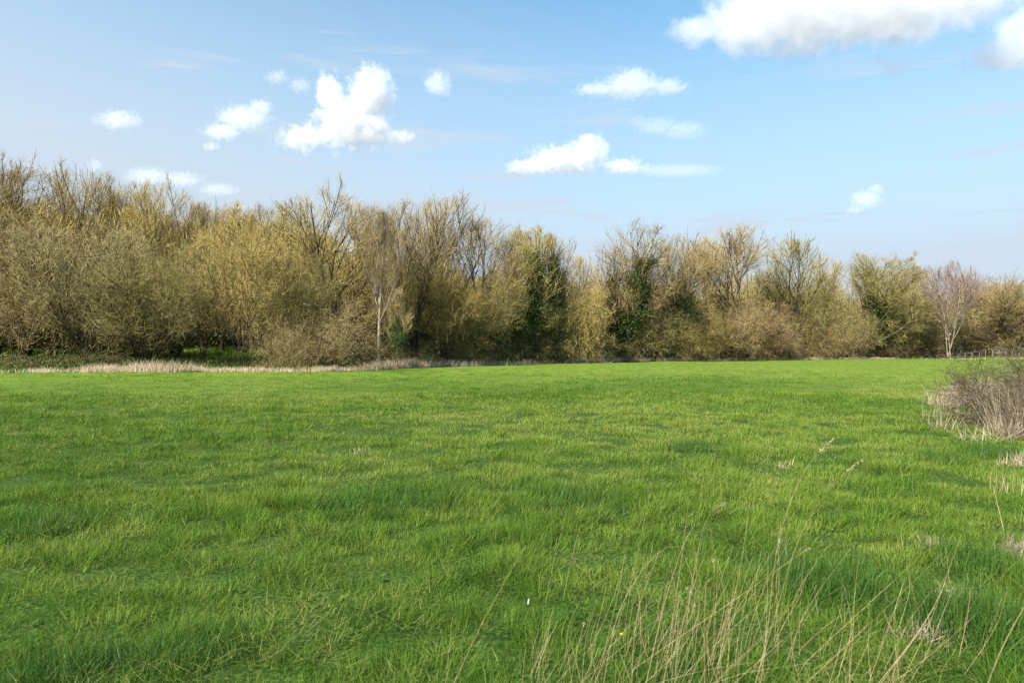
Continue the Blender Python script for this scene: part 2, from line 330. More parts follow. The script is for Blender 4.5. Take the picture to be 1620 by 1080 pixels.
M_bark = mat('bark', [(.035, .028, .018), (.09, .07, .04), (.24, .20, .08)], scale=1.5, rough=.95, objvar=.25, spec=.05)
M_bark_dark = mat('dark_bark', [(.02, .017, .012), (.045, .037, .025), (.09, .08, .04)], scale=1.5, rough=.95, objvar=.2, spec=.05)
M_bark_pale = mat('pale_bark', [(.13, .10, .07), (.30, .25, .18), (.45, .40, .32)], scale=1.3, rough=.8, objvar=.1, spec=.1)
TW = {k: mat('twigs_'+k, v, scale=.45, rough=.9, objvar=.16, spec=.05, attr=a) for k, v, a in (
    ('dark', [(.05, .04, .028), (.09, .07, .045), (.14, .11, .07)], [(.03, .025, .018), (.09, .07, .045), (.18, .14, .09)]),
    ('golden', [(0.286, 0.196, 0.068), (0.455, 0.322, 0.111), (0.590, 0.424, 0.135)], [(0.170, 0.118, 0.051), (0.455, 0.314, 0.111), (0.622, 0.531, 0.174)]),
    ('olive', [(0.219, 0.177, 0.071), (0.356, 0.289, 0.105), (0.476, 0.401, 0.131)], [(0.135, 0.105, 0.046), (0.339, 0.273, 0.111), (0.560, 0.481, 0.162)]),
    ('grey', [(0.286, 0.217, 0.099), (0.430, 0.337, 0.152), (0.537, 0.434, 0.188)], [(0.179, 0.128, 0.064), (0.430, 0.338, 0.162), (0.653, 0.561, 0.256)]),
    ('brown', [(0.193, 0.134, 0.066), (0.329, 0.235, 0.108), (0.454, 0.334, 0.135)], [(0.122, 0.084, 0.044), (0.329, 0.235, 0.116), (0.559, 0.418, 0.178)]),
    ('russet', [(0.230, 0.130, 0.067), (0.353, 0.211, 0.112), (0.447, 0.287, 0.134)], [(0.140, 0.085, 0.051), (0.354, 0.219, 0.123), (0.525, 0.346, 0.182)]),
    ('plum', [(0.160, 0.105, 0.081), (0.254, 0.177, 0.137), (0.335, 0.243, 0.187)], [(0.107, 0.073, 0.061), (0.267, 0.184, 0.150), (0.402, 0.302, 0.235)]),
    ('tan', [(0.469, 0.344, 0.163), (0.704, 0.536, 0.262), (0.720, 0.667, 0.338)], [(0.292, 0.210, 0.101), (0.720, 0.537, 0.279), (0.720, 0.720, 0.459)]))}
M_ivy = mat('ivy_leaves', [(.018, .034, .008), (.038, .064, .013), (.075, .105, .022)], scale=1.2, rough=.6, spec=.2, objvar=.15, attr=[(.014, .026, .007), (.042, .070, .014), (.12, .15, .04)])
M_bramble = mat('bramble_leaves', [(.035, .06, .02), (.075, .105, .03), (.12, .12, .045)], scale=.6, rough=.6, trans=.15, objvar=.25, attr=[(.03, .05, .015), (.08, .12, .03), (.17, .13, .06)])
M_bud = mat('pale_buds', [(.26, .24, .12), (.36, .33, .17), (.46, .42, .24)], scale=.8, rough=.8, trans=.2, objvar=.1)
M_tanleaf = mat('withered_leaves', [(.26, .19, .09), (.38, .29, .14), (.50, .40, .21)], scale=.8, rough=.8, trans=.2, objvar=.1)

SPEC = {
 # stems, spread, bare part of the stem, wiggle, per level (count, angle, length ratio, upward pull)
 'ash':   dict(stems=1, env=(5.7, 4.1, 4.3), sp=.06, bare=.18, wig=.035, l1=(18, .82, .52, .11), l2=(9, .72, .56, .08), l3=(7, .62, .50, .08), l4=(5, .6, .42, .06), shape=.42),
 'airy':  dict(stems=2, env=(5.9, 3.3, 4.1), sp=.10, bare=.22, wig=.035, l1=(12, .74, .50, .13), l2=(9, .66, .56, .09), l3=(6, .60, .50, .09), l4=(5, .58, .42, .07), shape=.40),
 'fork':  dict(stems=4, env=(5.8, 4.1, 4.3), sp=.24, bare=.22, wig=.045, l1=(9, .72, .46, .11), l2=(8, .68, .56, .08), l3=(7, .60, .50, .08), l4=(5, .6, .42, .06), shape=.38),
 'pole':  dict(stems=1, env=(6.0, 2.1, 4.0), sp=.05, bare=.28, wig=.035, l1=(18, .48, .30, .18), l2=(7, .50, .58, .14), l3=(7, .55, .5, .12), l4=(6, .6, .5, .1), shape=.42),
 'oak':   dict(stems=1, env=(5.0, 5.2, 5.0), sp=.05, bare=.12, wig=.06, l1=(26, .95, .70, .10), l2=(10, .75, .52, .08), l3=(9, .68, .46, .06), l4=(8, .7, .45, .04), shape=.55),
 'bushy': dict(stems=8, env=(5.0, 5.8, 5.6), sp=.50, bare=.17, wig=.08, l1=(8, .66, .50, .09), l2=(8, .66, .54, .05), l3=(7, .66, .48, .03), l4=(5, .7, .45, .02), shape=.30),
 'thicket': dict(stems=12, env=(3.5, 9.0, 7.5), sp=.75, bare=.0, wig=.10, l1=(8, .75, .50, .04), l2=(7, .75, .52, .0), l3=(6, .75, .48, -.02), l4=(3, .8, .45, -.03), shape=.25),
 'birch': dict(stems=3, env=(5.6, 4.2, 4.5), sp=.20, bare=.16, wig=.035, l1=(9, .60, .48, .14), l2=(8, .55, .50, .10), l3=(6, .55, .5, .04), l4=(5, .6, .5, .0), shape=.40),
 'thorn': dict(stems=9, env=(4, 12, 9), sp=1.0, bare=.0, wig=.10, l1=(7, .7, .55, .0), l2=(6, .8, .55, -.02), l3=(5, .8, .5, -.02), l4=(3, .8, .5, -.02), shape=.2),
 'low':   dict(stems=16, env=(2, 9, 7), sp=1.0, bare=.0, wig=.14, l1=(6, .9, .5, .0), l2=(6, .9, .5, -.04), l3=(4, .9, .5, -.04), l4=(3, .9, .5, -.05), shape=.2),
}
def gen(kind, seed, fine=.0125, thick=.72, buds=0, budsz=.045, ivy=0, ivyh=.6, leafy=0):
    """returns meshes of a tree about 10 m tall: trunk, crown, optional ivy; plus real height and half width"""
    s = SPEC[kind]; r = np.random.default_rng(seed); H = 10.0; ns = s['stems']
    base = np.zeros((ns, 3)); base[:, :2] = r.normal(0, .10 if ns < 5 else .28, (ns, 2))*(ns > 1)
    az = np.arange(ns)/ns*2*math.pi + r.random(ns)*1.2; sp = s['sp']*(.5+r.random(ns))
    D = np.stack([np.cos(az)*sp, np.sin(az)*sp, np.ones(ns)], 1)
    L0 = H*np.where(ns > 3, r.uniform(.6, .92, ns), r.uniform(.74, .84, ns)); R0 = np.full(ns, (.17 if ns < 3 else .11 if ns < 5 else .06)*thick)
    p0, r0 = grow(base, D, L0, R0, 9, s['wig'], .03, r, .18)
    if ns < 5: r0[:, 0] *= 1.5
    lv = []; P, Rd, L = p0, r0, L0; t0 = s['bare']
    c, a, q, up = s['l1']; x = list(kids(P, Rd, L, c, t0, .98, a, .18, q, s['shape'], r, .55)); env = s['env']
    up_ = np.array([0, 0, up*2.2]); x[2] = np.minimum(x[2]*1.6, exit_len(x[0], x[1]+up_, env)*r.uniform(.62, 1.18, len(x[2]))).clip(.3); p1, r1 = grow(*x, 6, s['wig']*1.3, up, r); L1 = x[2]
    c, a, q, up = s['l2']; x = list(kids(p1, r1, L1, c, .15, .98, a, .2, q, .25, r)); x[2] = np.minimum(x[2]*1.25, exit_len(x[0], x[1]+up_*.6, env)*r.uniform(.8, 1.35, len(x[2]))).clip(.25); p2, r2 = grow(*x, 4, s['wig']*1.6, up, r); L2 = x[2]
    c, a, q, up = s['l3']; x = list(kids(p2, r2, L2, c, .12, 1.0, a, .22, q, .2, r)); x[2] = np.minimum(x[2]*1.15, exit_len(x[0], x[1]+up_*.4, env)*r.uniform(.9, 2.0, len(x[2]))).clip(.22); p3, r3 = grow(*x, 3, s['wig']*1.8, up, r); L3 = x[2]
    c, a, q, up = s['l4']; x = kids(p3, r3, np.clip(L3, .5, 1.0), c, .1, 1.0, a, .25, q+.35, .2, r); p4, r4 = grow(*x, 2, s['wig']*2.2, up, r)
    gt = Geo(); tubes(gt, p0, r0, 8); tubes(gt, p1, np.maximum(r1*1.15, .02), 5)
    gc = Geo(); tubes(gc, p2, np.maximum(r2*.95, .014), 3, 0)
    r3w = np.clip(r3[:, 0]*1.4, fine*.9, fine*1.5)
    ribbons(gc, p3, r3w, 1, r); ribbons(gc, p4, np.full(len(p4), fine)*r.uniform(.6, 1.2, len(p4)), 1, r)
    tips = p4[:, -1]
    if buds:
        i = r.integers(0, len(p4), buds); j = r.integers(0, 3, buds); leaves(gc, p4[i, j] + r.normal(0, .04, (buds, 3)), budsz, r, 2)
    gi = None
    if ivy:
        gi = Geo(); pa = np.concatenate([p0[:, :, :].reshape(-1, 3), p1[:, :4].reshape(-1, 3)]); pb = np.concatenate([np.roll(p0, -1, 1).reshape(-1, 3), np.roll(p1[:, :4], -1, 1).reshape(-1, 3)])
        ok = (pa[:, 2] < H*ivyh) & (np.linalg.norm(pb-pa, axis=1) < 2.2); pa, pb = pa[ok], pb[ok]
        wgt = (.35+np.exp(-((pa[:, 2]/(H*ivyh)-.55)/.32)**2))*(.3+r.random(len(pa)))
        i = r.choice(len(pa), ivy, p=wgt/wgt.sum()); u = r.random((ivy, 1)); C0 = pa[i]*(1-u)+pb[i]*u
        sp_ = .12 + .46*(fnoise(C0[:, 0]*3+C0[:, 1]*2, C0[:, 2]*1.6, 1.0, seed, 2)**1.5)*2*np.clip(1.15-C0[:, 2]/(H*ivyh), .25, 1)
        leaves(gi, C0 + r.normal(0, 1, (ivy, 3))*sp_[:, None]*np.array([1, 1, .8]), .115, r)
    if leafy:
        i = r.integers(0, len(p4), leafy); j = r.integers(0, 3, leafy); leaves(gc, p4[i, j] + r.normal(0, .08, (leafy, 3)), .12, r, 2)
    hgt = np.percentile(tips[:, 2], 99.3); hw = np.percentile(np.abs(tips[:, :2]).max(1), 95)
    return dict(kind=kind, trunk=gt, crown=gc, ivy=gi, h=hgt, hw=hw, meshes={}, fine=(p2, p3, p4, p0))

TP = {}
def template(key, *a, **k): TP[key] = gen(*a, **k)
template('ash1', 'ash', 1); template('ash2', 'ash', 2); template('ash3', 'ash', 3, thick=1.2)
template('airy1', 'airy', 4); template('airy2', 'airy', 5, thick=1.1); template('airy3', 'airy', 6)
template('fork1', 'fork', 7, thick=1.2); template('fork2', 'fork', 8); template('fork3', 'fork', 9, thick=1.3)
template('pole1', 'pole', 10, thick=.8); template('pole2', 'pole', 11, thick=.7); template('pole3', 'pole', 12, thick=.8)
template('oak1', 'oak', 13, thick=1.3); template('oak2', 'oak', 14, thick=1.4)
template('bushy1', 'bushy', 15, buds=5000); template('bushy2', 'bushy', 16, buds=6000); template('tanbush1', 'thorn', 172, fine=.02, leafy=7000); template('tanbush2', 'thorn', 173, fine=.02, leafy=6000); template('bushy3', 'bushy', 17); template('bushy4', 'bushy', 171)
template('thicket1', 'thicket', 18, fine=.02); template('thicket2', 'thicket', 19, fine=.02, buds=9000, budsz=.07); template('thicket3', 'thicket', 191, fine=.02, leafy=7000)
template('ivyfork1', 'fork', 20, thick=1.3, ivy=36000, ivyh=.72); template('ivyfork2', 'airy', 21, thick=1.1, ivy=9000, ivyh=.7)
template('ivypole', 'pole', 22, thick=.9, ivy=10000, ivyh=.6); template('ivypole2', 'pole', 23, thick=.9, ivy=14000, ivyh=.82)
template('ivyoak', 'oak', 24, thick=1.3, ivy=9000, ivyh=.6)
template('birch1', 'birch', 25, thick=.55, fine=.016)
template('thorn', 'thorn', 251, fine=.042, leafy=900, thick=1.9)
template('low1', 'low', 26, fine=.025, leafy=12000); template('low2', 'low', 27, fine=.025, leafy=5000); template('low3', 'low', 28, fine=.025, leafy=16000)
MESHES = {}
def mesh_of(key, part, mats):
    k = (key, part)
    if k not in MESHES:
        g = TP[key][part]; MESHES[k] = g.mesh(part, mats, attr=True, smooth=(part == 'trunk'))
    return MESHES[k]
PLACED = []
def tree(name, key, px, Y, top, wpx, twig, label, cat, group=None, bark=None, fleck=None, rz=None, sink=0.0, lean=0.0, trunk_name='trunk', crown_name='crown'):
    t = TP[key]; x = (px-CX)/PXF*Y; z = z_at(x, Y)-sink; ztop = EYE + (HY-top)/PXF*Y
    sz = (ztop-z)/t['h']; sx = (wpx/PXF*Y/2)/t['hw']
    o = empty(name, (x, Y, z), random.random()*6.28 if rz is None else rz, (sx, sx, sz)); o.rotation_euler[1] = lean
    tag(o, label, cat, group)
    bk = bark or M_bark
    def link(part, nm, mats):
        me = mesh_of(key, part, mats); c = bpy.data.objects.new(nm, me); COL.objects.link(c); c.parent = o
        for i, m in enumerate(mats):
            c.material_slots[i].link = 'OBJECT'; c.material_slots[i].material = m
    link('trunk', trunk_name, [bk]); link('crown', crown_name, [M_bark if bark == M_bark_pale and name == 'birch_tree' and px > 1000 else bk, TW[twig], fleck or M_bud])
    if t['ivy']: link('ivy', 'ivy', [M_ivy])
    PLACED.append((name, px)); return o
AT = 'bare tree'
G1 = 'bare trees along the wood edge'
TR = [
 # name, key, px, Y, top, width px, twig, label, cat, kwargs
 ('ash_tree','airy1',45,60,252,170,'brown','tall bare ash with open spiky crown, second tree from the left frame edge',AT,{}),
 ('ash_tree','ash1',-25,58,272,150,'golden','tall bare tree cut by the left edge of the photo',AT,{}),
 ('ash_tree','airy2',118,61,262,130,'golden','bare tree with ascending fine branches right of the tall spiky ash at left',AT,{}),
 ('ash_tree','airy3',178,62,276,120,'golden','golden bare tree rising above the grey rounded willow at left',AT,{}),
 ('ash_tree','fork2',258,60,285,120,'golden','golden bare tree with dark forked limbs below the low cloud bank',AT,{}),
 ('ash_tree','ash2',318,62,316,130,'golden','first golden tree right of the dark forked one on the left skyline',AT,{}),
 ('ash_tree','fork1',385,60,322,150,'golden','broad golden lichen-covered tree in the left middle of the wood',AT,{}),
 ('ash_tree','pole1',448,61,318,90,'olive','narrow bare tree just left of the tall dark-trunked one',AT,{}),
 ('ash_tree','ash3',522,53,288,175,'golden','tall full-crowned tree with thick dark trunk standing above its neighbours, left of centre',AT,{'bark':'dark','rz':2.6}),
 ('birch_tree','pole2',598,52,322,80,'brown','slender pale-trunked tree with airy grey crown left of centre',AT,{'bark':'pale'}),
 ('ash_tree','pole3',570,60,322,80,'golden','thin bare tree behind the slender pale-trunked one',AT,{}),
 ('ash_tree','fork3',660,58,318,150,'brown','large dark-limbed tree with several upright stems at the middle of the wood',AT,{'bark':'dark'}),
 ('ash_tree','airy2',702,62,303,135,'brown','tallest brown crown right of the dark-limbed multi-stemmed tree',AT,{'bark':'dark'}),
 ('ash_tree','airy1',765,64,335,130,'brown','bare tree with fan of fine twigs left of the two ivy-clad spires',AT,{}),
 ('ash_tree','pole1',812,66,362,80,'olive','slim bare tree immediately left of the ivy-clad spires',AT,{}),
 ('ivy_clad_tree','ivypole2',850,66.4,358,85,'olive','left one of two adjacent slim trees wrapped in green ivy',AT,{}),
 ('ivy_clad_tree','ivypole2',886,68.6,366,80,'brown','right one of two adjacent slim trees wrapped in green ivy',AT,{'rz':2.0}),
 ('ash_tree','ash1',912,74,402,80,'golden','small golden crown at the left side of the skyline gap',AT,{}),
 ('ivy_clad_tree','ivyfork1',990,77.5,349,150,'brown','big spreading tree with dark ivy on its forked trunk right of the skyline gap',AT,{'bark':'dark','rz':.6}),
 ('ivy_clad_tree','ivyfork2',1076,81.5,368,105,'brown','bare tree with light ivy on leaning stems right of the big ivy-clad tree',AT,{}),
 ('ash_tree','ash2',1120,88,372,90,'golden','orange-brown crowned tree between the light-ivied tree and the broad round crown',AT,{}),
 ('ash_tree','airy3',1168,88,354,165,'brown','broad round bare crown, highest on the right half of the skyline',AT,{}),
 ('ash_tree','airy1',1248,92,370,110,'olive','open bare tree with dark slanting limbs right of the broad round crown',AT,{'bark':'dark'}),
 ('ash_tree','ash3',1302,96,398,80,'golden','small bare tree between the open slanting tree and the domed oak',AT,{}),
 ('oak_tree','ivyoak',1366,99,401,165,'olive','domed oak with ivy-green heart behind the left end of the rail fence',AT,{}),
 ('ash_tree','ash1',1438,112,428,80,'russet','low russet crown between the domed oak and the white birch',AT,{}),
 ('birch_tree','birch1',1500,101,412,98,'plum','white-stemmed birch with purplish twigs standing by the rail fence',AT,{'bark':'pale'}),
 ('bare_tree','bushy3',1530,116,432,120,'plum','wide purplish-brown crown behind the white birch',AT,{}),
 ('oak_tree','oak1',1606,104,443,125,'brown','dark wide-limbed oak at the right edge of the photo',AT,{'bark':'dark'}),
 ('oak_tree','oak2',1700,108,430,150,'brown','dark oak cut off outside the right edge beyond the thorn bush',AT,{'bark':'dark'}),
 ('ash_tree','airy3',222,64,282,100,'golden','spiky golden tree just left of the dark forked one on the left skyline',AT,{'rz':1.3}),
 ('ash_tree','airy1',352,63,318,110,'golden','golden tree with spiky top left of the broad lichen-covered one',AT,{'rz':2.1}),
 ('ash_tree','ash1',420,64,322,110,'olive','olive bare tree filling the skyline right of the broad lichen-covered one',AT,{'rz':.7}),
 # mid layer
 ('willow_tree','bushy1',30,49,330,190,'brown','grey-brown rounded willow cut by the left edge of the photo',AT,{}),
 ('willow_tree','bushy2',135,48,345,200,'grey','broad grey-green willow with black stems above the tall straw grass',AT,{'bark':'dark'}),
 ('willow_tree','bushy1',235,47.5,392,160,'olive','low spreading willow leaning right beside the sunlit bank at left',AT,{'bark':'dark','rz':4.}),
 ('hawthorn_tree','bushy4',318,52,372,140,'olive','olive bare tree behind the sunlit grass bank',AT,{}),
 ('hawthorn_tree','bushy2',392,48.5,352,165,'golden','rounded yellow-lichened thorn tree with crooked black trunk near the field edge',AT,{'bark':'dark','rz':2.2}),
 ('hawthorn_tree','bushy3',470,50,400,130,'olive','dense olive thorn tree left of the thick dark trunk',AT,{}),
 ('sallow_bush','tanbush1',535,48,468,150,'brown','tan bush with withered leaves in front of the thick dark trunk','bush',{'fleck':'tan'}),
 ('sallow_bush','tanbush2',455,47.5,490,110,'brown','smaller tan bush with withered leaves left of the larger tan one','bush',{'fleck':'tan','rz':1.}),
 ('hawthorn_tree','bushy4',622,56,425,100,'golden','golden thorn tree right of the slender pale trunk',AT,{'rz':3.3}),
 ('hawthorn_tree','bushy3',705,60,415,130,'golden','golden thorn tree in front of the tallest brown crown',AT,{'rz':1.1}),
 ('hawthorn_tree','bushy4',775,63,425,110,'olive','olive thorn tree below the fan of fine twigs',AT,{'rz':5.}),
 ('ivy_clad_tree','ivypole',797,63,440,50,'olive','short ivy-green trunk under the olive thorn tree',AT,{}),
 ('ivy_clad_tree','ivypole',628,52,455,45,'grey','thin ivy-wrapped trunk right of the slender pale one',AT,{'rz':1.}),
 ('ivy_clad_tree','ivypole',826,65,405,60,'olive','ivy-green pole standing left of the twin ivy spires',AT,{'rz':3.}),
 ('hawthorn_tree','bushy3',855,68.5,455,110,'olive','olive thorn tree at the foot of the twin ivy spires',AT,{'rz':.4}),
 ('hawthorn_tree','thicket1',912,70,448,110,'golden','golden-brown thorn thicket under the skyline gap',AT,{}),
 ('hawthorn_tree','bushy4',945,86,420,70,'golden','far golden thorn tree seen in the skyline gap',AT,{}),
 ('hawthorn_tree','bushy4',1045,86,420,90,'russet','russet thorn tree between the big ivy tree and the light-ivied one',AT,{'rz':2.}),
 ('hawthorn_tree','thicket1',1095,84.5,450,110,'golden','yellow-twigged thorn with drooping branches below the orange-brown crown',AT,{'rz':2.}),
 ('hawthorn_bush','thicket1',1042,79,488,110,'olive','dark brown-green thorn bush right of the ivy-clad trunk foot','bush',{'rz':1.}),
 ('hawthorn_bush','thicket3',1108,82,492,100,'golden','thorn bush with green sprouts left of the russet one','bush',{'fleck':'bramble'}),
 ('hawthorn_bush','thicket1',1172,85,468,130,'brown','large russet-brown thorn bush at the field edge','bush',{}),
 ('hawthorn_bush','thicket3',1215,88,478,100,'russet','green-flecked russet bush right of the large russet one','bush',{'fleck':'bramble','rz':1.}),
 ('hawthorn_tree','bushy3',1218,95,425,100,'olive','olive thorn tree under the open slanting tree',AT,{'rz':1.7}),
 ('hawthorn_tree','thicket3',1285,94,432,110,'olive','thorn tree with green heart left of the domed oak',AT,{'fleck':'bramble','rz':2.}),
 ('sallow_bush','tanbush2',1247,89,520,36,'tan','small bright tan bush standing alone at the field edge','bush',{'fleck':'tan','rz':2.}),
 ('hawthorn_bush','thicket1',1310,93,495,90,'brown','russet bush below and left of the domed oak','bush',{'rz':3.}),
 ('hawthorn_bush','thicket3',1345,96,485,80,'brown','brown-green bush at the left foot of the domed oak','bush',{'fleck':'bramble','rz':4.}),
 ('hawthorn_bush','thicket1',1420,103,470,90,'olive','olive bush at the right foot of the domed oak','bush',{'rz':5.}),
 ('hawthorn_bush','thicket3',1462,106,478,80,'brown','brown-green bush behind the fence left of the birch','bush',{'fleck':'bramble','rz':1.5}),
 ('hawthorn_bush','thicket1',1560,112,492,90,'plum','purplish low bush behind the fence right of the birch','bush',{'rz':2.5}),
 ('hawthorn_bush','thicket3',1610,106,505,80,'olive','olive bush at the foot of the right-edge oak','bush',{'fleck':'bramble','rz':3.5}),
 # low layer along the edge
 ('bramble_bush','low2',-20,46,566,130,'brown','low brown bramble at the left frame edge','bush',{}),
 ('bramble_bush','low2',60,46,568,110,'brown','low bramble among black stems at the far left','bush',{'rz':1.}),
 ('bramble_bush','low1',150,46.5,558,110,'olive','green bramble behind the tall straw grass','bush',{'rz':2.}),
 ('bramble_bush','low2',330,49,566,100,'olive','low bramble in front of the sunlit bank','bush',{'rz':3.}),
 ('bramble_bush','low1',480,49,545,100,'brown','bramble mound under the smaller tan bush','bush',{'rz':4.}),
 ('bramble_bush','low1',585,51,535,100,'brown','bramble mound at the foot of the slender pale trunk','bush',{'rz':5.}),
 ('bramble_bush','low3',655,56,538,100,'brown','leafy bramble mound beneath the dark-limbed tree','bush',{'rz':.5}),
 ('bramble_bush','low3',730,60,540,100,'olive','leafy bramble mound below the golden thorn tree','bush',{'rz':1.5}),
 ('bramble_bush','low3',800,63.5,535,110,'olive','dark leafy bramble below the short ivy-green trunk','bush',{'rz':2.5}),
 ('bramble_bush','low3',865,66.5,525,110,'brown','grey-green bramble mound below the twin ivy spires','bush',{'rz':3.5}),
 ('bramble_bush','low3',935,72,520,100,'olive','bramble mound under the skyline gap','bush',{'rz':4.5}),
 ('bramble_bush','low1',985,76,528,90,'brown','bramble mound at the foot of the big ivy-clad tree','bush',{'rz':5.5}),
 ('bramble_bush','low2',1070,81,538,100,'brown','dark bramble below the drooping yellow thorn','bush',{'rz':.2}),
 ('bramble_bush','low1',1150,85,535,100,'brown','bramble at the foot of the large russet bush','bush',{'rz':1.2}),
 ('bramble_bush','low2',1235,89,540,90,'russet','low bramble left of the small bright tan bush','bush',{'rz':2.2}),
 ('bramble_bush','low1',1290,92,535,90,'russet','low bramble right of the small bright tan bush','bush',{'rz':3.2}),
 ('bramble_bush','low2',1380,98,540,100,'brown','bramble at the left end of the rail fence','bush',{'rz':4.2}),
 ('bramble_bush','low1',1450,106,540,90,'olive','green bramble behind the fence left of the birch','bush',{'rz':5.2}),
]
BK = {'dark': M_bark_dark, 'pale': M_bark_pale}; FL = {'tan': M_tanleaf, 'bramble': M_bramble}
for (nm, key, px, Y, top, wp, tw, lab, cat, kw) in TR:
    k = dict(kw)
    if nm == 'bramble_bush': Y += 2.2
    if 'bark' in k: k['bark'] = BK[k['bark']]
    if 'fleck' in k: k['fleck'] = FL[k['fleck']]
    if nm == 'bramble_bush': k.setdefault('fleck', M_bramble)
    bush = cat == 'bush'
    tree(nm, key, px, Y, top, wp, tw, lab, cat, 'bushes along the field edge' if bush else 'bare trees of the wood', trunk_name='stems' if bush else 'trunk', crown_name='foliage' if nm == 'bramble_bush' else 'twigs' if bush else 'crown', **k)

def woodland():
    """the wood behind the front rows reads as one mass"""
    r = np.random.default_rng(77); g = Geo()
    SKX = [-300, 0, 150, 300, 450, 600, 750, 880, 925, 980, 1200, 1300, 1450, 1620, 2100]
    SKY_ = [330, 312, 322, 345, 355, 400, 420, 450, 462, 455, 445, 462, 472, 482, 482]
    def put(px, Y, top, wp, key, n3, n4):
        t = TP[key]; p2, p3, p4, p0 = t['fine']; x = (px-CX)/PXF*Y; z = z_at(x, Y); zt = EYE+(HY-top)/PXF*Y
        s = np.array([(wp/PXF*Y/2)/t['hw']]*2+[(zt-z)/t['h']]); a = r.random()*6.28; R = np.array([[math.cos(a), -math.sin(a), 0], [math.sin(a), math.cos(a), 0], [0, 0, 1]])
        f = lambda P: (P@R.T)*s + np.array([x, Y, z])
        tubes(g, f(p0), np.full(p0.shape[:2], .10), 4, 0)
        ribbons(g, f(p2), np.full(len(p2), .05), 0, r)
        i = r.integers(0, len(p3), n3); ribbons(g, f(p3[i]), np.full(n3, .035), 1, r)
        i = r.integers(0, len(p4), n4); ribbons(g, f(p4[i][:, ::2]), np.full(n4, .045), 1+r.integers(0, 2), r)
    keys = ['ash1', 'ash2', 'fork1', 'fork2', 'bushy3', 'bushy4', 'ash3']
    for row, (dy, sp) in enumerate(((15, 60), (22, 56), (30, 52), (42, 48))):
        px = -380 + row*20
        while px < 2050:
            Y = float(edge_y(px))+dy+r.uniform(-3, 3)
            top = float(np.interp(px, SKX, SKY_)) + r.uniform(-12, 28)
            put(px, Y, top, r.uniform(110, 160), keys[r.integers(0, len(keys))], 650, 2000); px += sp*r.uniform(.75, 1.2)
    for row, (dy, sp) in enumerate(((11, 48), (22, 48), (36, 44))):     # shrub layer
        px = -360
        while px < 2050:
            Y = float(edge_y(px))+dy+r.uniform(-2, 2)
            if not (300 < px < 430 and row == 0):
                put(px, Y, r.uniform(425, 490), r.uniform(90, 140), ['thicket1', 'thicket3', 'bushy3'][r.integers(0, 3)], 500, 1800)
            px += sp*r.uniform(.8, 1.2)
    for px in (290, 325, 355, 385, 420, 450): put(px, float(edge_y(px))+30+r.uniform(-3, 3), r.uniform(440, 470), 90, 'thicket1', 500, 1800)
    o = g.obj('background_woodland', [M_bark, TW['olive'], TW['golden']], attr=True)
    tag(o, 'deep mass of bare brown woodland behind the front trees', 'woodland', kind='stuff')
woodland()
def undergrowth():
    r = np.random.default_rng(31); n = 110000; g = Geo()
    px = r.uniform(-300, 1900, n); d = np.abs(r.normal(0, 1, n))*6 + .1; e = edge_y(px); y = e+d; x = (px-CX)/PXF*y
    q = fnoise(x, y, 3.5, 91, 2); k = r.random(n) < np.clip((q-.42)*6, .04, 1)*np.where((px > 230) & (px < 470) & (d > 6), .15, 1); x, y, q, d = x[k], y[k], q[k], d[k]
    z = height(x, y)+r.random(len(x))*np.clip(q-.25, .1, 1)*1.3*np.clip(d/2, .3, 1)
    leaves(g, np.stack([x, y, z], 1), .14, r)
    n = 50000; px = r.uniform(-300, 1900, n); d = np.abs(r.normal(0, 1, n))*9 + 1; y = edge_y(px)+d; x = (px-CX)/PXF*y
    blades(x, y, height(x, y), .25+.35*r.random(n), np.full(n, .05), r.random(n)*6.28, np.abs(r.normal(.3, .3, n)), r.random(n), r.normal(0, .4, n), 1, r.random(n)*.7, g, 1)
    o = g.obj('undergrowth', [M_bramble, M_grass], attr=True); tag(o, 'leafy green and brown undergrowth on the woodland floor', 'undergrowth', kind='stuff')
undergrowth()


